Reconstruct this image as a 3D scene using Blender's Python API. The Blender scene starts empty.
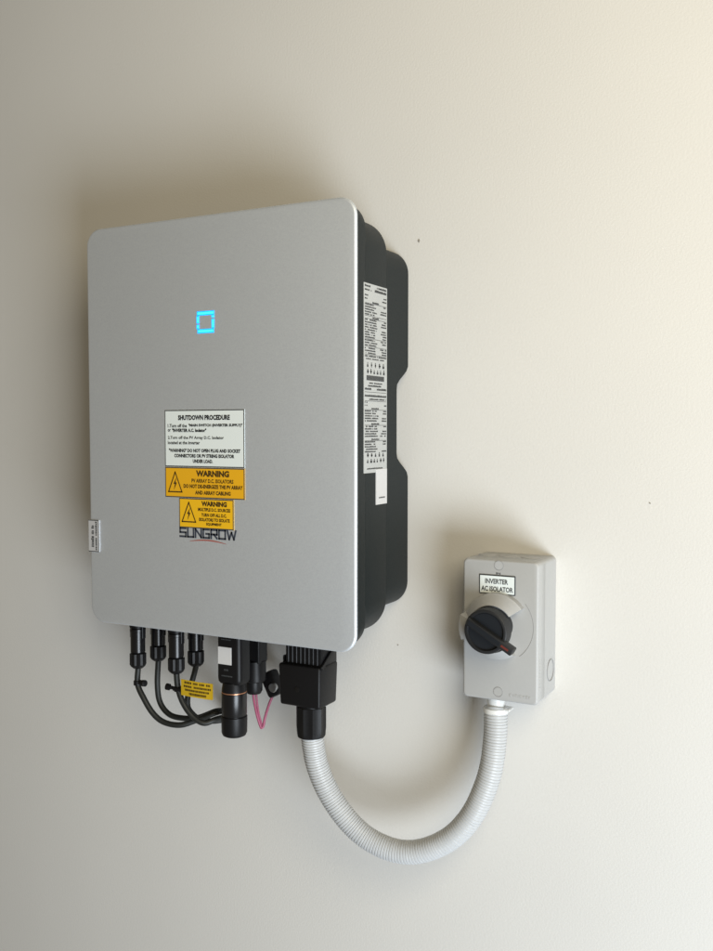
import bpy, bmesh, math, random
from mathutils import Vector, Matrix
R = math.radians
rnd = random.Random(7)
scene = bpy.context.scene
col = scene.collection

# ------------------------------------------------------------------ camera
cam_d = bpy.data.cameras.new('camera')
cam = bpy.data.objects.new('camera', cam_d); col.objects.link(cam)
cam_d.sensor_fit = 'HORIZONTAL'; cam_d.sensor_width = 36.0
cam_d.lens = 36.0 * 950.0 / 713.0
cam_d.clip_start = 0.02; cam_d.clip_end = 50
_yaw, _pit = 0.4914, -0.0474
_f = Vector((-math.sin(_yaw) * math.cos(_pit), math.cos(_yaw) * math.cos(_pit), math.sin(_pit)))
cam.location = (0.670, -1.0365, -0.0035)
cam.rotation_euler = _f.to_track_quat('-Z', 'Y').to_euler()
scene.camera = cam

# ------------------------------------------------------------------ light
world = bpy.data.worlds.new('World'); scene.world = world; world.use_nodes = True
bg = world.node_tree.nodes['Background']
bg.inputs['Color'].default_value = (1.0, 0.865, 0.64, 1); bg.inputs['Strength'].default_value = 0.145

def area(name, loc, target, sx, sy, power, color):
    l = bpy.data.lights.new(name, 'AREA'); l.shape = 'RECTANGLE'; l.size = sx; l.size_y = sy
    l.energy = power; l.color = color
    o = bpy.data.objects.new(name, l); col.objects.link(o); o.location = loc
    o.rotation_euler = (Vector(target) - Vector(loc)).to_track_quat('-Z', 'Y').to_euler()
    return o
# daylight that comes in low through the wide opening on the right (bounced off the ground outside)
# lower half of the opening: neutral light bounced off the bright ground outside
area('opening_ground_light', (1.70, -1.30, -1.02), (0.20, 0, -0.05), 1.0, 1.1, 47, (0.835, 0.918, 1.0))
# upper half of the same opening: warmer light
area('opening_upper_light', (1.00, -1.00, 0.45), (0.15, 0, 0.20), 0.7, 0.8, 9.8, (1.0, 0.88, 0.64))

vs = scene.view_settings
vs.view_transform = 'Standard'; vs.look = 'None'; vs.exposure = 0.09; vs.gamma = 1.0
vs.use_curve_mapping = False
scene.render.engine = 'CYCLES'

# ------------------------------------------------------------------ materials
def mat(name, color, rough=0.5, metal=0.0, noise=0.0, nscale=200.0, bump=0.0, bscale=300.0, emit=0.0, spec=0.5,
        bump_dist=0.001, coat=0.0):
    m = bpy.data.materials.new(name); m.use_nodes = True
    nt = m.node_tree; b = nt.nodes['Principled BSDF']
    b.inputs['Base Color'].default_value = (*color, 1); b.inputs['Roughness'].default_value = rough
    b.inputs['Metallic'].default_value = metal
    b.inputs['Specular IOR Level'].default_value = spec
    b.inputs['Coat Weight'].default_value = coat
    if emit:
        b.inputs['Emission Color'].default_value = (*color, 1); b.inputs['Emission Strength'].default_value = emit
    tc = None
    if noise or bump: tc = nt.nodes.new('ShaderNodeTexCoord')
    if noise:
        n = nt.nodes.new('ShaderNodeTexNoise'); n.inputs['Scale'].default_value = nscale
        n.inputs['Detail'].default_value = 4
        nt.links.new(tc.outputs['Object'], n.inputs['Vector'])
        r = nt.nodes.new('ShaderNodeMapRange')
        r.inputs['To Min'].default_value = 1 - noise; r.inputs['To Max'].default_value = 1 + noise
        nt.links.new(n.outputs['Fac'], r.inputs['Value'])
        mx = nt.nodes.new('ShaderNodeVectorMath'); mx.operation = 'SCALE'
        mx.inputs[0].default_value = color
        nt.links.new(r.outputs['Result'], mx.inputs['Scale'])
        nt.links.new(mx.outputs['Vector'], b.inputs['Base Color'])
        rr = nt.nodes.new('ShaderNodeMapRange')
        rr.inputs['To Min'].default_value = max(0.02, rough - noise * 0.6); rr.inputs['To Max'].default_value = min(1, rough + noise * 0.6)
        nt.links.new(n.outputs['Fac'], rr.inputs['Value']); nt.links.new(rr.outputs['Result'], b.inputs['Roughness'])
    if bump:
        n2 = nt.nodes.new('ShaderNodeTexNoise'); n2.inputs['Scale'].default_value = bscale
        n2.inputs['Detail'].default_value = 3
        nt.links.new(tc.outputs['Object'], n2.inputs['Vector'])
        bp = nt.nodes.new('ShaderNodeBump'); bp.inputs['Strength'].default_value = bump
        bp.inputs['Distance'].default_value = bump_dist
        nt.links.new(n2.outputs['Fac'], bp.inputs['Height']); nt.links.new(bp.outputs['Normal'], b.inputs['Normal'])
    return m

M = dict(
    wall=mat('painted_plaster', (0.70, 0.690, 0.665), 0.70, noise=0.03, nscale=5, bump=0.32, bscale=380, bump_dist=0.0007),
    silver=mat('silver_powder_coat', (0.87, 0.925, 1.0), 0.58, metal=0.87, noise=0.07, nscale=900, bump=0.12, bscale=1500, bump_dist=0.0003),
    dark=mat('charcoal_powder_coat', (0.010, 0.0145, 0.016), 0.55, noise=0.10, nscale=500, bump=0.25, bscale=1400, bump_dist=0.0003, spec=0.3),
    black=mat('black_plastic', (0.007, 0.007, 0.008), 0.42, noise=0.08, nscale=300, bump=0.1, bscale=900, bump_dist=0.0003, spec=0.25),
    black_gloss=mat('black_satin_plastic', (0.006, 0.006, 0.007), 0.28),
    rubber=mat('black_cable_jacket', (0.012, 0.014, 0.013), 0.5, noise=0.1, nscale=200),
    white_st=mat('white_sticker', (0.78, 0.84, 0.84), 0.35),
    yellow=mat('yellow_sticker', (0.80, 0.42, 0.012), 0.4),
    yellow2=mat('bright_yellow_sticker', (0.86, 0.49, 0.012), 0.4),
    yellow_tag=mat('yellow_tag_vinyl', (0.58, 0.38, 0.015), 0.4),
    ink=mat('black_ink', (0.018, 0.02, 0.024), 0.5),
    ink_soft=mat('grey_ink', (0.06, 0.065, 0.07), 0.5),
    ink_brown=mat('dark_ink_on_yellow', (0.055, 0.03, 0.006), 0.5),
    edge=mat('dark_sticker_edge', (0.045, 0.05, 0.055), 0.5),
    label=mat('silver_label', (0.46, 0.475, 0.475), 0.4),
    plate=mat('grey_label', (0.50, 0.50, 0.51), 0.4),
    pale=mat('paper_label', (0.62, 0.62, 0.63), 0.5),
    logo=mat('logo_ink', (0.04, 0.048, 0.068), 0.4),
    red=mat('red_print', (0.36, 0.09, 0.07), 0.45),
    redmark=mat('dull_red_print', (0.14, 0.028, 0.022), 0.45),
    led=mat('cyan_led', (0.004, 0.34, 0.92), 0.4, emit=1.0),
    led_hot=mat('pale_cyan_led', (0.05, 0.86, 1.0), 0.4, emit=1.1),
    iso=mat('light_grey_plastic', (0.43, 0.435, 0.435), 0.42, noise=0.03, nscale=300, bump=0.1, bscale=1600, bump_dist=0.0002),
    iso_line=mat('moulded_groove_grey', (0.31, 0.31, 0.31), 0.5),
    knob=mat('navy_black_plastic', (0.010, 0.013, 0.018), 0.4),
    knob_rim=mat('charcoal_plastic', (0.017, 0.018, 0.02), 0.45, spec=0.35),
    conduit=mat('grey_pvc_conduit', (0.52, 0.535, 0.55), 0.4, noise=0.04, nscale=60),
    pvc=mat('white_pvc', (0.76, 0.76, 0.74), 0.35),
    pink=mat('pink_wire_jacket', (0.36, 0.085, 0.16), 0.45),
    copper=mat('copper_ring', (0.55, 0.27, 0.16), 0.35, metal=0.7),
    steel=mat('steel', (0.45, 0.45, 0.45), 0.35, metal=0.9),
    hole=mat('dark_hole', (0.28, 0.26, 0.23), 0.9),
)

# ------------------------------------------------------------------ helpers
def empty(name, loc, label, cat, group=None):
    o = bpy.data.objects.new(name, None); col.objects.link(o); o.location = loc
    o.empty_display_size = 0.03
    tag(o, label, cat, group); return o
def tag(o, label, cat, group=None):
    o['label'] = label; o['category'] = cat
    if group: o['group'] = group
    return o
def world_loc(o):
    v = Vector(o.location)
    while o.parent: o = o.parent; v += Vector(o.location)
    return v
def finish(name, me, m, parent=None, smooth=35):
    """Geometry is written in room coordinates; it is moved into the parent's frame here."""
    o = bpy.data.objects.new(name, me); col.objects.link(o)
    if m is not None: me.materials.append(M[m])
    if parent is not None:
        me.transform(Matrix.Translation(-world_loc(parent))); o.parent = parent
    if smooth:
        me.shade_smooth(); me.set_sharp_from_angle(angle=R(smooth))
    return o
def build(name, verts, faces, m, parent=None, smooth=35):
    me = bpy.data.meshes.new(name); me.from_pydata([tuple(v) for v in verts], [], faces); me.update()
    bm = bmesh.new(); bm.from_mesh(me); bmesh.ops.recalc_face_normals(bm, faces=bm.faces); bm.to_mesh(me); bm.free()
    return finish(name, me, m, parent, smooth)
def from_bm(name, bm, m, parent=None, smooth=35):
    me = bpy.data.meshes.new(name); bmesh.ops.recalc_face_normals(bm, faces=bm.faces); bm.to_mesh(me); bm.free()
    return finish(name, me, m, parent, smooth)
def add_box(bm, x0, x1, y0, y1, z0, z1, bevel=0.0, seg=2, mtx=None):
    r = bmesh.ops.create_cube(bm, size=1.0)
    vs_ = r['verts']
    for v in vs_:
        v.co = Vector(((x0 + x1) / 2 + v.co.x * (x1 - x0), (y0 + y1) / 2 + v.co.y * (y1 - y0), (z0 + z1) / 2 + v.co.z * (z1 - z0)))
    es = list({e for v in vs_ for e in v.link_edges})
    if bevel:
        g = bmesh.ops.bevel(bm, geom=es, offset=bevel, segments=seg, affect='EDGES', profile=0.5)
        vs_ = list({v for f in g['faces'] for v in f.verts} | {v for v in vs_ if v.is_valid})
    if mtx is not None:
        bmesh.ops.transform(bm, matrix=mtx, verts=[v for v in vs_ if v.is_valid])
def box(name, x0, x1, y0, y1, z0, z1, m, parent=None, bevel=0.0, seg=2, mtx=None):
    bm = bmesh.new(); add_box(bm, x0, x1, y0, y1, z0, z1, bevel, seg, mtx)
    return from_bm(name, bm, m, parent)
def rrect(hx, z0, z1, r, n=9, side=1, cx=0.0):
    """Rounded rectangle in x/z, counter-clockwise; 'side' samples the straight verticals."""
    pts = []
    def arc(ax, az, a0):
        for i in range(n + 1):
            a = R(a0 + 90 * i / n); pts.append((cx + ax + r * math.cos(a), az + r * math.sin(a)))
    def vert(x, za, zb):
        for i in range(1, side): pts.append((cx + x, za + (zb - za) * i / side))
    arc(hx - r, z1 - r, 0); arc(-hx + r, z1 - r, 90)
    vert(-hx, z1 - r, z0 + r)
    arc(-hx + r, z0 + r, 180); arc(hx - r, z0 + r, 270)
    vert(hx, z0 + r, z1 - r)
    return pts
def loft(name, sections, m, parent=None, cap0=True, cap1=True, smooth=35):
    """sections: list of rings; a ring is a list of 3D points, all of equal length."""
    v = []; f = []; n = len(sections[0])
    for s in sections: v += s
    for k in range(len(sections) - 1):
        for i in range(n):
            j = (i + 1) % n; f.append((k * n + i, k * n + j, (k + 1) * n + j, (k + 1) * n + i))
    if cap0: f.append(tuple(range(n)))
    if cap1: f.append(tuple(range((len(sections) - 1) * n, len(sections) * n)))
    return build(name, v, f, m, parent, smooth)
def ring_y(pts, y): return [Vector((x, y, z)) for x, z in pts]
def lathe(name, c, axis, prof, m, parent=None, n=32, smooth=35, flat=None):
    """prof: (distance along axis, radius) list around point c."""
    axis = Vector(axis).normalized()
    u = axis.orthogonal().normalized(); w = axis.cross(u)
    secs = []
    for d, r in prof:
        secs.append([Vector(c) + axis * d + u * (r * math.cos(2 * math.pi * i / n)) + w * (r * math.sin(2 * math.pi * i / n)) for i in range(n)])
    return loft(name, secs, m, parent, smooth=smooth)
def catmull(P, per=12):
    P = [Vector(p) for p in P]; Q = [2 * P[0] - P[1]] + P + [2 * P[-1] - P[-2]]; out = []
    for i in range(1, len(Q) - 2):
        a, b, c, d = Q[i - 1:i + 3]
        for k in range(per):
            t = k / per
            out.append(0.5 * ((2 * b) + (c - a) * t + (2 * a - 5 * b + 4 * c - d) * t * t + (3 * b - a - 3 * c + d) * t ** 3))
    out.append(Q[-2]); return out
def resample(P, step):
    L = [0]
    for a, b in zip(P, P[1:]): L.append(L[-1] + (b - a).length)
    n = max(2, int(L[-1] / step)); out = []; k = 0
    for i in range(n + 1):
        s = L[-1] * i / n
        while k < len(L) - 2 and L[k + 1] < s: k += 1
        t = (s - L[k]) / max(1e-9, L[k + 1] - L[k]); out.append(P[k].lerp(P[k + 1], min(1, max(0, t))))
    return out, L[-1]
def tube(name, path, rad, m, parent=None, n=14, smooth=60):
    """rad: number or function of the index."""
    secs = []; T = (path[1] - path[0]).normalized(); u = T.orthogonal().normalized()
    for i, p in enumerate(path):
        a = path[max(0, i - 1)]; b = path[min(len(path) - 1, i + 1)]
        t = (b - a).normalized(); u = (u - t * u.dot(t)).normalized(); w = t.cross(u)
        r = rad(i) if callable(rad) else rad
        secs.append([p + u * (r * math.cos(2 * math.pi * k / n)) + w * (r * math.sin(2 * math.pi * k / n)) for k in range(n)])
    return loft(name, secs, m, parent, smooth=smooth)

def text_mesh(s, bold=0.0, spacing=1.0):
    cu = bpy.data.curves.new('lettering', 'FONT'); cu.body = s; cu.resolution_u = 2
    cu.offset = bold; cu.space_character = spacing
    o = bpy.data.objects.new('lettering', cu); col.objects.link(o)
    bpy.context.view_layer.update()
    me = bpy.data.meshes.new_from_object(o.evaluated_get(bpy.context.evaluated_depsgraph_get()))
    bpy.data.objects.remove(o); bpy.data.curves.remove(cu)
    return me
def text(s, x0, x1, z0, z1, y, m, parent, bold=0.012, name='lettering', vertical=False, tilt=0.0):
    """Flat print on a surface that faces -Y, fitted to the given rectangle."""
    me = text_mesh(s, bold); me.materials.clear()
    xs = [v.co.x for v in me.vertices]; ys = [v.co.y for v in me.vertices]
    ax, bx, ay, by = min(xs), max(xs), min(ys), max(ys)
    for v in me.vertices:
        u = (v.co.x - ax) / (bx - ax); w = (v.co.y - ay) / (by - ay)
        if vertical: v.co = (x1 - w * (x1 - x0), y, z0 + u * (z1 - z0))
        else: v.co = (x0 + u * (x1 - x0), y, z0 + w * (z1 - z0) + tilt * u)
    return finish(name, me, m, parent, smooth=0)
class Print:
    """Collects flat printed shapes on one surface into a single mesh."""
    def __init__(s): s.v = []; s.f = []
    def quad(s, a, b, c, d):
        k = len(s.v); s.v += [a, b, c, d]; s.f.append((k, k + 1, k + 2, k + 3))
    def poly(s, pts):
        k = len(s.v); s.v += pts; s.f.append(tuple(range(k, k + len(pts))))
    def stroke(s, P, w, y):
        for (ax, az), (bx, bz) in zip(P, P[1:]):
            d = Vector((bx - ax, bz - az)); L = d.length
            if L < 1e-9: continue
            d /= L; nx, nz = -d.y * w / 2, d.x * w / 2; ex, ez = d.x * w / 2, d.y * w / 2
            s.quad((ax - ex + nx, y, az - ez + nz), (ax - ex - nx, y, az - ez - nz), (bx + ex - nx, y, bz + ez - nz), (bx + ex + nx, y, bz + ez + nz))
    def done(s, name, m, parent):
        me = bpy.data.meshes.new(name); me.from_pydata([tuple(v) for v in s.v], [], s.f); me.update()
        return finish(name, me, m, parent, smooth=0)

# ------------------------------------------------------------------ wall
wall = build('wall', [(-1.6, 0, -1.6), (1.9, 0, -1.6), (1.9, 0, 1.4), (-1.6, 0, 1.4),
                      (-1.6, 0.1, -1.6), (1.9, 0.1, -1.6), (1.9, 0.1, 1.4), (-1.6, 0.1, 1.4)],
             [(0, 1, 2, 3), (4, 7, 6, 5), (0, 4, 5, 1), (1, 5, 6, 2), (2, 6, 7, 3), (3, 7, 4, 0)], 'wall', smooth=0)
wall['kind'] = 'structure'; wall['label'] = 'smooth cream painted wall behind the inverter and isolator'; wall['category'] = 'wall'
def speck(x, z, r, sq=1.0, m='hole'):
    pts = []
    for i in range(9):
        a = 2 * math.pi * i / 9; q = r * rnd.uniform(.7, 1.25); pts.append((x + q * math.cos(a), z + q * sq * math.sin(a)))
    loft('paint_chip', [ring_y(pts, -0.0002), ring_y([(x + (a - x) * .7, z + (b - z) * .7) for a, b in pts], -0.0009)], m, wall)
speck(.1992, .2204, .0016, 1.5); speck(.4695, -.0807, .0009); speck(.1727, -.2651, .0009)

# ------------------------------------------------------------------ inverter
W, H, DP = 0.1904, 0.245, 0.1416
inv = empty('inverter', (0, 0, -H), 'silver fronted wall mounted solar inverter with charcoal body and glowing blue square', 'inverter')
# front panel: thin shell with rolled edge
secs = []
for dy, ins in ((0.0042, 0.0008), (0.0036, 0.0), (0.0024, 0.0), (0.0015, 0.0002), (0.0008, 0.0006), (0.0003, 0.0013), (0.0001, 0.0020), (0.0, 0.0030)):
    secs.append(ring_y(rrect(W - ins, -H + ins, H - ins, 0.021 - ins, 12), -DP + dy))
panel = loft('front_panel', secs, 'silver', inv, smooth=60)
# charcoal housing in tiers
S = W - 0.003
def tier(name, y0, y1, z0, z1, r0, r1=None, s0=S, s1=S, ch=0.0006):
    r1 = r1 or r0; n = 14
    ss = [ring_y(rrect(s0, z0, z1, r0, n), y0), ring_y(rrect(s1, z0, z1, r1, n), y1 - ch * 1.5),
          ring_y(rrect(s1 - ch * .3, z0 + ch * .3, z1 - ch * .3, r1, n), y1 - ch * .5),
          ring_y(rrect(s1 - ch, z0 + ch, z1 - ch, r1, n), y1)]
    return loft(name, ss, 'dark', inv)
tier('seam_gasket', -DP + .0040, -.1355, -.2405, .2405, .018, s0=S - .0025, s1=S - .0025, ch=.0002)
tier('front_housing', -.1362, -.1135, -.2440, .2440, .020, .029)
tier('main_housing', -.1140, -.0620, -.2365, .2360, .040)
# rear shell with a hand notch in each side
def notch_y(z):
    yb = -.0030; yn = -.0340
    def sm(a, b, t):
        t = min(1, max(0, (t - a) / (b - a))); return t * t * (3 - 2 * t)
    return yb + (yn - yb) * min(sm(.073, .047, z), sm(-.058, -.032, z))
P = rrect(S, -.2135, .2105, .029, 12, side=64)
Pi = rrect(S - .004, -.2095, .2065, .025, 12, side=64)
def back(pts, d=0.0):
    return [Vector((x, (notch_y(z) if abs(x) > S - .02 else -.003) - d, z)) for x, z in pts]
P2 = [(x * (1 - .0012 / S), z * (1 - .0012 / .21)) for x, z in P]
loft('rear_housing', [ring_y(P, -.0625), back(P, .0014), back(P2), back(Pi), ring_y(Pi, -.0365)], 'dark', inv)
box('wall_bracket', -.12, .12, -.0362, -.0004, -.03, .09, 'steel', inv, .002)

# indicator light: six glowing bars of a broken square
LX0, LX1, LZ0, LZ1, lw = -.0206, .0052, .1092, .1348, .0042
yl = -DP - .0003
def led(x0, x1, z0, z1):
    box('indicator_bar', x0, x1, yl, -DP + .0002, z0, z1, 'led', panel, .0002, 1)
    w_ = min(x1 - x0, z1 - z0) * .27
    box('indicator_glow_core', x0 + w_, x1 - w_, yl - .0002, yl + .0002, z0 + w_, z1 - w_, 'led_hot', panel, .0001, 1)  # pale core on a wider blue bar imitates the glow fading outward
lw = .0050
led(LX0 + .0006, LX1, LZ1 - lw, LZ1); led(LX0 + .0012, LX1 - .0005, LZ0, LZ0 + lw)
led(LX0, LX0 + lw * .85, .1208, LZ1 - lw - .0002); led(LX0, LX0 + lw * .85, LZ0 + lw + .0002, .1196)
led(LX1 - lw * .85, LX1, .1266, LZ1 - lw - .0002); led(LX1 - lw * .85, LX1, LZ0 + lw + .0002, .1254)

# stickers on the front
yS = -DP - .0004; yT = yS - .00025
def sticker(name, x0, x1, z0, z1, m, label, border=.0011, em='edge', y=yS, tl=0.0):
    root = build(name, [(x0, -DP + .0001, z0), (x1, -DP + .0001, z0 + tl), (x1, -DP + .0001, z1 + tl), (x0, -DP + .0001, z1),
                        (x0, y, z0), (x1, y, z0 + tl), (x1, y, z1 + tl), (x0, y, z1)],
                 [(0, 1, 2, 3), (4, 7, 6, 5), (0, 4, 5, 1), (1, 5, 6, 2), (2, 6, 7, 3), (3, 7, 4, 0)], m, inv, smooth=0)
    root['label'] = label
    p = Print(); b = border; yy = y - .0001
    p.quad((x0, yy, z0), (x1, yy, z0 + tl), (x1, yy, z0 + b + tl), (x0, yy, z0 + b)); p.quad((x0, yy, z1 - b), (x1, yy, z1 - b + tl), (x1, yy, z1 + tl), (x0, yy, z1))
    p.quad((x0, yy, z0 + b), (x0 + b * .8, yy, z0 + b), (x0 + b * .8, yy, z1 - b), (x0, yy, z1 - b))
    p.quad((x1 - b * 1.2, yy, z0 + b + tl), (x1, yy, z0 + b + tl), (x1, yy, z1 - b + tl), (x1 - b * 1.2, yy, z1 - b + tl))
    p.done('printed_border', em, root)
    return root
sh = sticker('shutdown_sticker', -.0684, .0466, -.0464, .0205, 'white_st', 'white shutdown procedure sticker with dark border')
def tl(s, x0, x1, zc, h, m, parent, bold=.012): text(s, x0, x1, zc - h / 2, zc + h / 2, yT, m, parent, bold)
tl('SHUTDOWN PROCEDURE', -.0485, .0265, .0115, .0060, 'ink', sh, .05)
tl('1.Turn off the', -.0640, -.0355, .0020, .0042, 'ink_soft', sh, .03); tl('"MAIN SWITCH (INVERTER SUPPLY)"', -.0330, .0440, .0021, .0042, 'ink', sh, .05)
tl('or', -.0640, -.0595, -.0035, .0032, 'ink_soft', sh, .03); tl('"INVERTER A.C. Isolator"', -.0575, -.0070, -.0034, .0042, 'ink', sh, .05)
tl('2.Turn off the PV Array D.C. Isolator', -.0640, .0180, -.0125, .0046, 'ink_soft', sh, .03)
tl('located at the inverter', -.0640, -.0165, -.0180, .0040, 'ink_soft', sh, .03)
tl('"WARNING" DO NOT OPEN PLUG AND SOCKET', -.0625, .0410, -.0272, .0043, 'ink', sh, .05)
tl('CONNECTORS OR PV STRING ISOLATOR', -.0545, .0325, -.0334, .0043, 'ink', sh, .05)
tl('UNDER LOAD.', -.0270, .0020, -.0396, .0043, 'ink', sh, .05)
def hazard(cx, z0, w, h, parent, tilt=0.0):
    p = Print(); t = .0014
    A, B, C = (cx - w / 2, z0), (cx + w / 2, z0 + tilt), (cx, z0 + h)
    p.stroke([A, B], t, yT); p.stroke([B, C], t, yT); p.stroke([C, A], t, yT)
    y = yT - .0001
    bolt = [(.10, .72), (-.13, .40), (-.01, .40), (-.10, .08), (.13, .47), (.02, .47)]
    p.poly([(cx + a * w, y, z0 + b * h) for a, b in bolt][::-1])
    p.done('hazard_triangle', 'ink_brown', parent)
wa = sticker('isolator_warning_sticker', -.0684, .0466, -.0829, -.0472, 'yellow', 'wider orange yellow warning sticker under the white one')
hazard(-.0535, -.0765, .0200, .0235, wa)
tl('WARNING', -.0225, .0250, -.0540, .0074, 'ink_brown', wa, .05)
tl('PV ARRAY D.C. ISOLATORS', -.0290, .0310, -.0626, .0046, 'ink_brown', wa, .03)
tl('DO NOT DE-ENERGIZE THE PV ARRAY', -.0410, .0440, -.0692, .0046, 'ink_brown', wa, .04)
tl('AND ARRAY CABLING', -.0240, .0270, -.0765, .0046, 'ink_brown', wa, .04)
wb = sticker('sources_warning_sticker', -.0478, .0310, -.1186, -.0836, 'yellow2', 'smaller yellow warning sticker above the brand lettering')
hazard(-.0336, -.1115, .0200, .0230, wb)
tl('WARNING', -.0150, .0215, -.0893, .0060, 'ink_brown', wb, .055)
tl('MULTIPLE D.C. SOURCES', -.0200, .0265, -.0962, .0040, 'ink_brown', wb, .04)
tl('TURN OFF ALL D.C.', -.0150, .0210, -.1025, .0040, 'ink_brown', wb, .04)
tl('ISOLATORS TO ISOLATE', -.0185, .0255, -.1080, .0040, 'ink_brown', wb, .04)
tl('EQUIPMENT', -.0080, .0140, -.1133, .0036, 'ink_brown', wb, .04)

# brand lettering: squared strokes with a red swoosh below
p = Print(); yb = -DP - .0003
G = {'S': [[(1, 1), (0, 1), (0, .5), (1, .5), (1, 0), (0, 0)]], 'U': [[(0, 1), (0, 0), (1, 0), (1, 1)]],
     'N': [[(0, 0), (0, 1)], [(0, 1), (1, 0)], [(1, 0), (1, 1)]], 'G': [[(1, 1), (0, 1), (0, 0), (1, 0), (1, .48), (.5, .48)]],
     'R': [[(0, 0), (0, 1), (1, 1), (1, .45), (0, .45)], [(.45, .45), (1, 0)]], 'O': [[(0, 0), (0, 1), (1, 1), (1, 0), (0, 0)]],
     'W': [[(0, 1), (.22, 0), (.5, .8), (.78, 0), (1, 1)]]}
lx = -.0470; widths = dict(S=.0084, U=.0084, N=.0084, G=.0084, R=.0084, O=.0088, W=.0118)
for k, ch in enumerate('SUNGROW'):
    for st in G[ch]:
        p.stroke([(lx + a * widths[ch], -.1293 + b * .0098) for a, b in st], .0022, yb - k * .00002)
    lx += widths[ch] + .0030
lg = p.done('brand_lettering', 'logo', inv); lg['label'] = 'dark squared SUNGROW lettering'
p = Print(); top = []; bot = []
for i in range(17):
    t = i / 16; x = -.0335 + .0545 * t; z = -.1345 + .0030 * math.sin(math.pi * t) * .9 - .0008 * t
    w_ = .0014 * math.sin(math.pi * t) ** .7 + .0001
    top.append((x, yb, z + w_ / 2)); bot.append((x, yb, z - w_ / 2))
for i in range(16): p.quad(bot[i], bot[i + 1], top[i + 1], top[i])
p.done('swoosh', 'red', lg)

# small grey plate over the left edge, print turned upright
pl = box('edge_label', -.1920, -.1745, -DP - .0012, -DP + .0001, -.1560, -.1160, 'plate', inv, .0003, 1)
pl['label'] = 'small grey label with upright print at the left edge'
p = Print(); yy = -DP - .00135
p.quad((-.1757, yy, -.1560), (-.1745, yy, -.1560), (-.1745, yy, -.1160), (-.1757, yy, -.1160))
p.quad((-.1920, yy, -.1560), (-.1757, yy, -.1560), (-.1757, yy, -.1551), (-.1920, yy, -.1551))
p.quad((-.1920, yy, -.1169), (-.1757, yy, -.1169), (-.1757, yy, -.1160), (-.1920, yy, -.1160))
p.done('printed_border', 'edge', pl)
def dashes(p, a0, a1, b0, b1, put, fill=.8):
    """A row of word-like marks between a0 and a1, b0..b1 high."""
    a = a0
    while a < a1 - .0008:
        L = min(rnd.uniform(.0009, .0024), a1 - a); h = (b1 - b0) * rnd.uniform(.72, 1)
        if rnd.random() < fill: p.quad(put(a, b0), put(a + L, b0), put(a + L, b0 + h), put(a, b0 + h))
        a += L + .0005
p = Print()
pv = lambda a, b: (-.1757 - b, yy, a)
dashes(p, -.1540, -.1180, .0022, .0050, pv, .9); dashes(p, -.1500, -.1230, .0072, .0120, pv, .95)
p.done('print_rows', 'ink_soft', pl)

# ------------------------------------------------------------------ data label on the right side
xs = S + .0004; xp = xs + .0002
lab = box('data_label', S - .0003, xs, -.1185, -.0620, -.0505, .1570, 'label', inv); lab['label'] = 'long silver data label with fine print rows'
p = Print()
Y0, Y1 = -.1165, -.0640
def put(a, b): return (xp, Y0 + a, b)
def row(a0, a1, z, h=.0017, fill=.88): dashes(p, a0, a1, z, z + h, put, fill)
wL = Y1 - Y0
def table(z, n, l0=.45, mid=False, dz=.0040):
    for i in range(n):
        row(0, wL * rnd.uniform(l0, l0 + .14), z); 
        if rnd.random() < .85: row(wL * rnd.uniform(.70, .86), wL, z)
        z -= dz
    return z
def bar(z): p.quad(put(0, z), put(wL, z), put(wL, z + .0004), put(0, z + .0004))
def pictos(z, hmax):
    for k in range(2):
        for i in range(5 + k):
            a = wL * (.08 + (.18 - .03 * k) * i) + .001
            w_ = rnd.uniform(.0024, .0050); hgt = hmax * rnd.uniform(.75, 1)
            if rnd.random() < .5:
                p.quad(put(a, z), put(a + w_, z), put(a + w_, z + hgt * .55), put(a, z + hgt * .55)); p.quad(put(a + w_ * .3, z + hgt * .62), put(a + w_ * .75, z + hgt * .62), put(a + w_ * .75, z + hgt), put(a + w_ * .3, z + hgt))
            else:
                p.quad(put(a + w_ * .2, z), put(a + w_ * .7, z), put(a + w_ * .7, z + hgt), put(a + w_ * .2, z + hgt)); p.quad(put(a, z + hgt * .3), put(a + w_, z + hgt * .3), put(a + w_, z + hgt * .6), put(a, z + hgt * .6))
        z -= hmax + .0014
    return z
z = .1530
row(0, wL * .25, z, .0024); row(wL * .55, wL, z, .0024); z -= .0040; row(0, wL * .32, z, .0018); row(wL * .45, wL, z, .0030, 1); z -= .0058
row(0, wL * .15, z); row(wL * .86, wL, z); z -= .0036; row(0, wL * .14, z); row(wL * .8, wL, z); z -= .0036
for n, t in ((5, 1), (8, 1), (3, 0), (3, 0)):
    if t: row(wL * .35, wL * .66, z, .0020, 1); z -= .0026; bar(z + .0019)
    z = table(z, n, dz=.0027); bar(z + .0016); z -= .0006
row(0, wL, z, .0018); z -= .0028; row(wL * .05, wL * .9, z, .0015); z -= .0085
z = pictos(z, .0056) - .0004
for i in range(26):                      # bar code
    a = wL * .08 + i * wL * .82 / 26; p.quad(put(a, z), put(a + .0012, z), put(a + .0012, z + .0055), put(a, z + .0055))
z -= .0036; row(wL * .2, wL * .8, z, .0015); z -= .0032; row(wL * .15, wL * .75, z, .0020, 1); z -= .0036; row(0, wL * .3, z, .0024, 1); row(wL * .55, wL, z, .0024, 1); z -= .0026; bar(z)
z -= .0050; row(0, wL, z, .0024, 1); z -= .0034; row(wL * .2, wL, z, .0018); z -= .0034; bar(z + .002); row(0, wL * .15, z); z -= .0032; row(0, wL * .12, z); row(wL * .85, wL, z); z -= .0036
while z > -.0180:
    row(wL * .3, wL * .66, z, .0018, 1); z -= .0027; bar(z + .0019); z = table(z, 5, .5, dz=.0027); z -= .0008
pictos(-.0330 if z < -.026 else -.0295, .0050)
row(wL * .1, wL * .85, -.0465, .0016)
p.done('print_rows', 'ink', lab)
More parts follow.
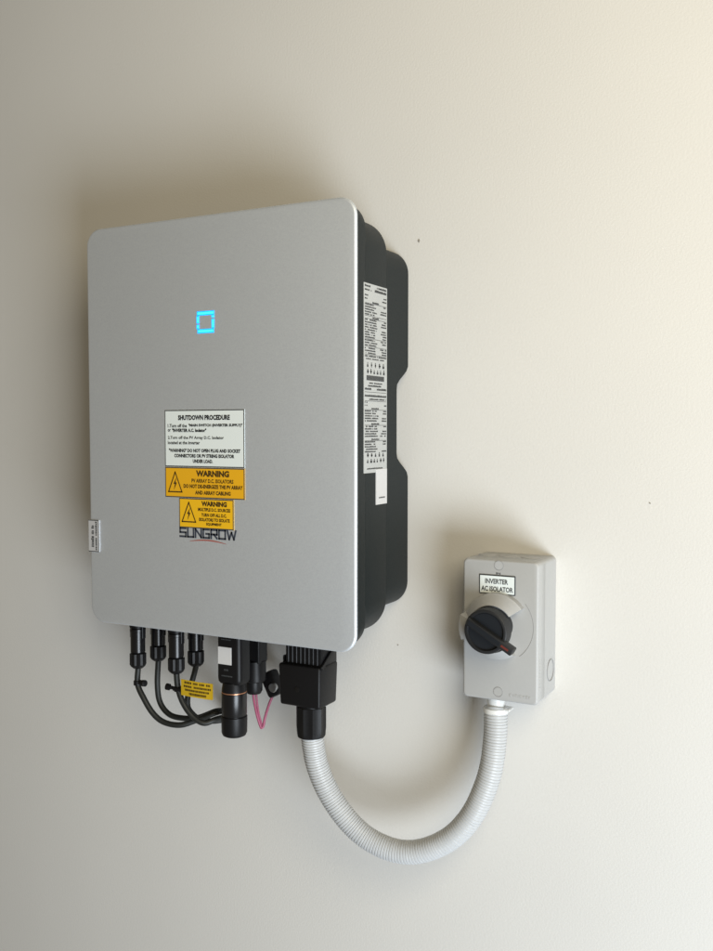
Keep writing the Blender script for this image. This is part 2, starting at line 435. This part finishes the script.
sl = box('serial_label', S - .0003, S + .0009, -.0895, -.0625, -.0868, -.0470, 'pale', inv); sl['label'] = 'small white paper label below the data label'
p = Print(); xp = S + .0011; dashes(p, .0335, .0485, -.0800, -.0782, put, .9); p.done('print_rows', 'ink_soft', sl)

# ------------------------------------------------------------------ DC cables with plugs
def dc_cable(x, y, zb, path, label, clip=None, clip_side=1):
    t = empty('solar_cable', (x, y, -.236), label, 'cable', 'solar cables plugged in under the inverter')
    pts = [Vector((x, y, zb + .012)), Vector((x, y, zb))] + [Vector(q) for q in path]
    tube('cable', catmull(pts, 10), .0037, 'rubber', t, 12)
    h0 = -.2362
    lathe('plug_socket', (x, y, h0), (0, 0, -1), [(-.002, .0095), (.014, .0095), (.0145, .0105), (.019, .0105), (.0195, .0088), (.022, .0088)], 'black', t, 20)
    lathe('plug_body', (x, y, h0 - .021), (0, 0, -1), [(0, .0092), (.001, .0102), (.004, .0102), (.0045, .0094), (-h0 - .021 - (zb + .0235) * -1 if False else (h0 - .021 - zb - .0215), .0094), (h0 - .021 - zb - .020, .0082)], 'black_gloss', t, 20)
    for s in (-1, 1):                     # locking prongs
        box('locking_prong', x + s * .0098 - .0011, x + s * .0098 + .0011, y - .0032, y + .0032, h0 - .034, h0 - .010, 'black', t, .0006, 1)
    # ribbed nut
    n = 24; secs = []
    for d, r, rib in ((0, .0085, 0), (.0008, .0099, 1), (.0150, .0099, 1), (.0175, .0090, .4), (.0200, .0062, 0)):
        secs.append([Vector((x + (r + (.0006 if k % 2 else -.0004) * rib) * math.cos(2 * math.pi * k / n), y + (r + (.0006 if k % 2 else -.0004) * rib) * math.sin(2 * math.pi * k / n), zb + .020 - d)) for k in range(n)])
    loft('plug_nut', secs, 'black', t, smooth=20)
    if clip:
        c = Vector(clip)
        lathe('cable_clip', c + Vector((0, 0, .003)), (0, 0, -1), [(0, .0044), (.0003, .0052), (.0057, .0052), (.006, .0044)], 'black', t, 16)
        s = clip_side
        lathe('clip_head', c + Vector((s * .004, -.002, .0008)), (s, -.15, .1), [(0, .0022), (.007, .0022), (.0072, .0042), (.0118, .0042), (.0124, .003)], 'black', t, 14)
    return t
dc_cable(-.1509, -.100, -.3095, [(-.1519, -.1, -.3308), (-.1422, -.1, -.3478), (-.1291, -.098, -.366), (-.1137, -.095, -.3763), (-.0916, -.09, -.3783), (-.0729, -.08, -.3719), (-.0517, -.07, -.3625), (-.0488, -.05, -.3634), (-.0626, -.02, -.3759), (-.0773, .005, -.3874)],
         'black solar cable furthest left, with a clip below its plug', (-.1520, -.1, -.3290), 1)
dc_cable(-.1385, -.075, -.3038, [(-.1404, -.075, -.3352), (-.1364, -.075, -.3586), (-.1224, -.074, -.3728), (-.1043, -.07, -.3765), (-.0809, -.066, -.3736), (-.0563, -.06, -.3632), (-.0561, -.04, -.3697), (-.0662, -.015, -.3832), (-.0773, .005, -.3929)],
         'black solar cable second from the left, without clip, hanging in a deep loop')
dc_cable(-.0884, -.100, -.3087, [(-.0858, -.1, -.3287), (-.0773, -.1, -.3467), (-.0645, -.098, -.3614), (-.0505, -.094, -.3686), (-.04, -.082, -.3653), (-.0416, -.06, -.3689), (-.061, -.02, -.3851), (-.0757, .005, -.3954)],
         'black solar cable third from the left, clipped beside the yellow tag', (-.0860, -.1, -.3285), -1)
dc_cable(-.0771, -.075, -.3037, [(-.082, -.075, -.3201), (-.0896, -.075, -.3405), (-.0912, -.075, -.355), (-.0873, -.075, -.3636), (-.0753, -.072, -.3731), (-.06, -.065, -.3754), (-.0521, -.05, -.377), (-.0643, -.02, -.3896), (-.079, .005, -.4)],
         'black solar cable running down behind the yellow tag')

# yellow tag
tg = empty('cable_tag', (-.074, -.107, -.323), 'small yellow warning tag fixed to a black solar cable', 'tag')
nx = 10; v = []; f = []
def tagp(u, w, off=0.0):
    x = -.0755 + .0472 * u; zz = -.3330 + .0200 * w - .0008 * u; y = -.1065 - .0022 * math.sin(u * 2.6) + .003 * u + off
    return (x, y, zz)
for k, off in enumerate((0, -.0007)):
    for i in range(nx + 1):
        for w_ in (0, 1): v.append(tagp(i / nx, w_, off))
b2 = 2 * (nx + 1)
for i in range(nx):
    a = 2 * i; f += [(a, a + 2, a + 3, a + 1), (b2 + a, b2 + a + 1, b2 + a + 3, b2 + a + 2), (a, b2 + a, b2 + a + 2, a + 2), (a + 1, a + 3, b2 + a + 3, b2 + a + 1)]
f += [(0, 1, b2 + 1, b2), (2 * nx, b2 + 2 * nx, b2 + 2 * nx + 1, 2 * nx + 1)]
plate = build('tag_plate', v, f, 'yellow_tag', tg)
p = Print()
def put_t(a, b):
    q = tagp(a, b, -.0010); return q
for zz, h, a0, a1 in ((.78, .13, .12, .92), (.55, .12, .10, .95), (.33, .12, .14, .90), (.10, .14, .22, .82)):
    a = a0
    while a < a1:
        L = min(rnd.uniform(.02, .05), a1 - a + .01)
        if rnd.random() < .9: p.quad(put_t(a, zz), put_t(a + L, zz), put_t(a + L, zz + h), put_t(a, zz + h))
        a += L + .012
p.done('print_rows', 'ink_brown', tg)
box('tag_strap', -.0905, -.0735, -.1058, -.1040, -.3300, -.3262, 'black', tg, .0004, 1)

# ------------------------------------------------------------------ communication dongle
dg = empty('communication_dongle', (.004, -.108, -.236), 'black communication dongle with white sticker and copper ring below the inverter', 'dongle')
cx, cy = .0050, -.1070
def orr(hx, hy, r, z, n=6, cx=cx, cy=cy):
    return [Vector((x + cx, y + cy, z)) for x, y in rrect(hx, -hy, hy, r, n)]
loft('dongle_body', [orr(.0168, .0125, .006, -.2355), orr(.0172, .0128, .006, -.300), orr(.0168, .0124, .006, -.3045), orr(.0150, .0110, .006, -.3070)], 'black', dg)
lathe('dongle_neck', (cx, cy, -.306), (0, 0, -1), [(0, .0135), (.009, .0150), (.0095, .0150), (.0125, .0150)], 'black', dg, 32)
lathe('copper_ring', (cx, cy, -.3172), (0, 0, -1), [(0, .0148), (.0003, .0153), (.0013, .0153), (.0016, .0148)], 'copper', dg, 32)
lathe('gland_body', (cx, cy, -.3188), (0, 0, -1), [(0, .0148), (.0005, .0154), (.026, .0154), (.0275, .0145), (.0290, .0145)], 'black_gloss', dg, 32)
lathe('gland_cap', (cx, cy, -.3472), (0, 0, -1), [(0, .0150), (.0006, .0158), (.020, .0155), (.0235, .0140), (.0250, .0110)], 'black', dg, 32)
st = box('paper_sticker', -.0090, .0105, cy - .0132, cy - .0125, -.2830, -.2620, 'pale', dg, .0002, 1); st['label'] = 'small square white sticker'
yy = cy - .01305
for zz, a0, a1, h in ((-.2535, -.004, .010, .0012), (-.2905, .000, .006, .0022), (-.2975, -.004, .0105, .0016)):
    p = Print(); a = a0
    while a < a1:
        L = rnd.uniform(.0008, .0018); p.quad((a, yy, zz), (a + L, yy, zz), (a + L, yy, zz + h), (a, yy, zz + h)); a += L + .0006
    p.done('faint_print', 'ink_soft', dg)

# data connector behind the dongle
cc = empty('data_connector', (.006, -.060, -.236), 'black round data connector partly behind the dongle', 'connector')
def cor(h1, h2, r, z): return orr(h1, h2, r, z, 6, .0085, -.066)
loft('connector_body', [cor(.0120, .010, .003, -.2100), cor(.0120, .010, .003, -.288), cor(.0112, .0095, .003, -.2900)], 'black', cc)
lathe('locking_ring', (.0075, -.066, -.2880), (0, 0, -1), [(0, .0125), (.0006, .0138), (.0250, .0138), (.0262, .0125)], 'black', cc, 24, 20)
lathe('connector_tail', (.0060, -.066, -.3140), (0, 0, -1), [(0, .0105), (.012, .0105), (.016, .0085)], 'black', cc, 20)
# clamp and pink wire
cl = empty('earth_clamp', (.026, -.045, -.32), 'black clamp with grey stud between dongle and square connector', 'clamp')
bm = bmesh.new()
add_box(bm, .010, .0295, -.054, -.036, -.337, -.305, .004, 2, Matrix.Translation((.02, -.045, -.32)) @ Matrix.Rotation(R(-28), 4, 'Y') @ Matrix.Translation((-.02, .045, .32)))
from_bm('clamp_block', bm, 'black', cl)
lathe('clamp_stud', (.0262, -.056, -.3235), (0, 1, 0), [(0, .0052), (.0010, .0060), (.004, .0060), (.0045, .0040), (.056, .0040)], 'steel', cl, 16)
pw = empty('pink_wire', (.0002, -.06, -.3285), 'thin pink wire bent into a sharp V below the connectors', 'wire')
tube('wire', catmull([(-.0010, -.06, -.3200), (.0002, -.06, -.3285), (.0016, -.06, -.341), (.0062, -.06, -.3596), (.0100, -.058, -.3740), (.0116, -.0572, -.3752), (.0130, -.056, -.3730), (.0150, -.055, -.3618), (.0189, -.05, -.3438), (.0255, -.047, -.3287), (.0275, -.047, -.3245)], 8), .0017, 'pink', pw, 10)
tube('return_strand', catmull([(.0016, -.0575, -.3230), (.0030, -.0575, -.3320), (.0066, -.0575, -.3560), (.0108, -.0560, -.3730)], 8), .0012, 'pink', pw, 10)

# ------------------------------------------------------------------ AC connector
ac = empty('mains_connector', (.1, -.09, -.236), 'large square black mains connector feeding the grey conduit', 'connector')
bm = bmesh.new(); add_box(bm, .0710, .1274, -.1115, -.0685, -.3235, -.2745, .0030, 3)
for v_ in bm.verts:                          # moulded draft towards the bottom
    k_ = min(1, max(0, (-.2745 - v_.co.z) / .049)); v_.co.x += (.0992 - v_.co.x) * .05 * k_; v_.co.y += (-.09 - v_.co.y) * .06 * k_
from_bm('lower_housing', bm, 'black', ac)
box('upper_housing', .0780, .1262, -.1062, -.0690, -.2760, -.2340, 'black', ac, .0015)
for i in range(8):
    x = .0815 + i * .0056; box('rib', x - .0011, x + .0011, -.1068, -.1050, -.2738, -.2372, 'black', ac, .0006, 1)
bm = bmesh.new()
mt = Matrix.Translation((.1275, -.090, -.2650)) @ Matrix.Rotation(R(32), 4, 'X')
add_box(bm, -.0012, .0014, -.0215, .0215, -.0028, .0028, .0008, 1, mt); from_bm('locking_lever', bm, 'black', ac)
box('latch', .0700, .0722, -.100, -.080, -.300, -.268, 'black', ac, .0008, 1)
lathe('moulded_mark', (.097, -.1109, -.303), (0, -1, 0), [(0, .003), (.0004, .003), (.0006, .0025)], 'black_gloss', ac, 20)
# gland with flats
def poly_ring(r, n, z, c, rot=0.0): return [Vector((c[0] + r * math.cos(2 * math.pi * k / n + rot), c[1] + r * math.sin(2 * math.pi * k / n + rot), z)) for k in range(n)]
gc = (.1030, -.0900)
lathe('gland_collar', (*gc, -.3225), (0, 0, -1), [(0, .0165), (.004, .0165)], 'black', ac, 32)
n = 40; secs = []
for zz, r, q in ((-.3262, .0172, 0), (-.3270, .0180, 1), (-.3500, .0180, 1), (-.3545, .0176, 1), (-.3600, .0172, 1), (-.3622, .0160, 0)):
    ring = []
    for k in range(n):
        a = 2 * math.pi * k / n; flat = abs(math.cos(a * 5)) * .0014 * q; ring.append(Vector((gc[0] + (r - flat) * math.cos(a), gc[1] + (r - flat) * math.sin(a), zz)))
    secs.append(ring)
loft('gland_nut', secs, 'black', ac, smooth=20)

# ------------------------------------------------------------------ conduit
cd = empty('flexible_conduit', (.2233, -.0646, -.50), 'light grey corrugated flexible conduit hanging in a U to the isolator', 'conduit')
path = catmull([(.1030, -.090, -.352), (.1040, -.09, -.3611), (.1083, -.0858, -.3965), (.1218, -.0815, -.4298), (.1444, -.0773, -.4592), (.1689, -.0731, -.4779), (.1973, -.0688, -.4870), (.2233, -.0646, -.4863), (.2488, -.0604, -.4762), (.2714, -.0562, -.4595), (.2895, -.0519, -.4359), (.3018, -.0477, -.4084), (.3095, -.0435, -.3793), (.3122, -.0392, -.3461), (.3117, -.036, -.3200), (.3115, -.0350, -.3160)], 14)
step = .00048
path, Lc = resample(path, step)
radii = []; k = 0                             # ribs of slightly uneven pitch and depth
while len(radii) <= len(path):
    n_ = rnd.choice((6, 7, 7, 7)); dep = rnd.uniform(.0008, .0010); crest = .0133 + rnd.uniform(-.00007, .00007)
    for q in range(n_):
        ph = q / n_; radii.append(crest if ph < .60 else crest - dep * math.sin((ph - .60) / .40 * math.pi))
def crad(i): return radii[i]
tube('corrugated_tube', path, crad, 'conduit', cd, 32, 40)
lathe('end_sleeve', (.3115, -.035, -.3130), (0, 0, -1), [(0, .0110), (.0004, .0142), (.0055, .0142), (.0060, .0134)], 'pvc', cd, 32)
lathe('adaptor', (.3115, -.035, -.2950), (0, 0, -1), [(0, .0100), (.018, .0100), (.0185, .0100)], 'pvc', cd, 32)
bm = bmesh.new(); add_box(bm, .322, .3300, -.042, -.028, -.3150, -.3120, .0010, 1); from_bm('sleeve_tab', bm, 'pvc', cd)

# ------------------------------------------------------------------ isolator switch
X0, X1, ZT, ZB, D = .2834, .3688, -.1431, -.2969, .0654
xc = (X0 + X1) / 2; hw = (X1 - X0) / 2
iso = empty('isolator_switch', (xc, 0, ZB), 'light grey isolator switch box with black rotary handle on the wall', 'switch')
def ir(ins, y, r): return ring_y(rrect(hw - ins, ZB + ins, ZT - ins, r, 8, cx=xc), y)
loft('base_box', [ir(.0004, -.0003, .005), ir(.0002, -.0404, .005), ir(.0005, -.0408, .005)], 'iso', iso)
loft('cover', [ir(.0006, -.0405, .005), ir(.0001, -.0410, .005), ir(.0, -.0630, .005), ir(.0005, -.0644, .0048), ir(.0014, -.0651, .0045), ir(.0024, -.0654, .004)], 'iso', iso, smooth=50)
def circle_groove(name, c, axis, r, w_, m='iso_line', n=36, a0=0, a1=360):
    axis = Vector(axis); u = Vector((1, 0, 0)) if abs(axis.x) < .5 else Vector((0, 1, 0)); w2 = Vector((0, 0, 1))
    P_ = [Vector(c) + u * (r * math.cos(R(a0 + (a1 - a0) * i / n))) + w2 * (r * math.sin(R(a0 + (a1 - a0) * i / n))) for i in range(n + 1)]
    return tube(name, P_, w_, m, iso, 6)
circle_groove('side_knockout', (X1 + .0001, -.0190, -.268), (1, 0, 0), .0120, .0004)
for dx in (-.028, -.004, .022): 
    circ = [Vector((xc + dx + .0085 * math.cos(2 * math.pi * i / 24), -.028 + .0085 * math.sin(2 * math.pi * i / 24), ZT - .0001)) for i in range(25)]
    lathe('top_knockout', (xc + dx, -.028, ZT - .001), (0, 0, 1), [(0, .0105), (.0012, .0105), (.0015, .0099)], 'iso', iso, 28)
# screw covers
for zz in (-.1490, -.2870):
    lathe('screw_cover', (xc - .0015, -.0645, zz), (0, -1, 0), [(0, .0048), (.0009, .0048), (.00105, .0046)], 'iso', iso, 28)
    circle_groove('screw_groove', (xc - .0015, -.0655, zz), (0, 1, 0), .0052, .00030)
# small mark above the label
text('IN', .3215, .3265, -.1588, -.1567, -.0657, 'ink_soft', iso, .03, name='small_mark')
# label
il = box('name_label', .3022, .3437, -.0664, -.0652, -.1806, -.1593, 'edge', iso, .0006, 1); il['label'] = 'white label reading INVERTER AC ISOLATOR'
box('label_face', .3036, .3424, -.0667, -.0660, -.1793, -.1606, 'white_st', il)
text('INVERTER', .3095, .3355, -.1691, -.1637, -.0669, 'ink_soft', il, .03)
text('AC ISOLATOR', .3050, .3412, -.1774, -.1718, -.0669, 'ink_soft', il, .03)
# raised guard: dish with two sloped horns and a tab at the left
kc = Vector((.3238, 0, -.2140))
def wedge(name, a0, a1, r0, r1, y_in, y_out, y_base, m, n=24, taper=0.0):
    v = []; f = []
    for i in range(n + 1):
        a = R(a0 + (a1 - a0) * i / n); c, s = math.cos(a), math.sin(a)
        for r, y in ((r0, y_base), (r1, y_base), (r1 - .0006, y_out + .0012), (r1 - .0022, y_out), (r0 + .0010, y_in), (r0, y_in + .001)):
            v.append((kc.x + r * c, y, kc.z + r * s))
    for i in range(n):
        for k in range(6):
            a, b = i * 6 + k, i * 6 + (k + 1) % 6; f.append((a, b, b + 6, a + 6))
    f += [tuple(range(6)), tuple(range(n * 6, n * 6 + 6))]
    return build(name, v, f, m, iso, 40)
wedge('guard_horn', 36, 160, .0245, .0362, -.0890, -.0745, -.0650, 'iso')
wedge('guard_horn', 205, 304, .0245, .0366, -.0890, -.0745, -.0650, 'iso')
wedge('guard_tab', 160.5, 204.5, .0245, .0376, -.0895, -.0880, -.0650, 'iso', 12)
circle_groove('dial_arc', (kc.x, -.0656, kc.z), (0, 1, 0), .0400, .00022, 'iso_line', 24, -52, 40)
# knob
kb = lathe('knob', (kc.x, -.0650, kc.z), (0, -1, 0), [(0, .0170), (.0235, .0170), (.0240, .0232), (.0248, .0238), (.0375, .0238), (.0392, .0233), (.0398, .0224), (.0398, .0202), (.0370, .0192)], 'knob_rim', iso, 56)
lathe('knob_face', (kc.x, -.1016, kc.z), (0, -1, 0), [(0, .0192), (.0008, .0190)], 'knob', kb, 48)
ang = R(30)                                 # handle points to the lower right
mt = Matrix.Translation((kc.x, 0, kc.z)) @ Matrix.Rotation(ang, 4, 'Y')
bm = bmesh.new(); add_box(bm, -.0215, .0360, -.1105, -.0985, -.0041, .0041, .0013, 2, mt); from_bm('handle', bm, 'knob_rim', kb)
bm = bmesh.new(); add_box(bm, -.0190, .0205, -.1108, -.1103, -.0024, .0024, 0, 1, mt); from_bm('handle_inlay', bm, 'knob', kb)
bm = bmesh.new(); add_box(bm, .0225, .0315, -.1109, -.1103, -.0010, .0012, 0, 1, mt); from_bm('pointer_mark', bm, 'redmark', kb)
# moulded (same-colour) marks at the lower right and on the side
p = Print(); bm = bmesh.new()
for i, (dx, w_) in enumerate(((0, .0024), (.0040, .0014), (.0066, .0022), (.0098, .0008), (.0116, .0022), (.0150, .0022), (.0184, .0022), (.0215, .0018))):
    add_box(bm, .3375 + dx, .3375 + dx + w_, -.0657, -.0652, -.2905 + (i % 3) * .0003, -.2872 - (i % 2) * .0005)
from_bm('moulded_mark', bm, 'iso', iso)
bm = bmesh.new()
for i in range(9): add_box(bm, X1 - .0002, X1 + .0003, -.0595, -.0575, -.2800 + i * .0037, -.2780 + i * .0037)
from_bm('moulded_side_mark', bm, 'iso', iso)
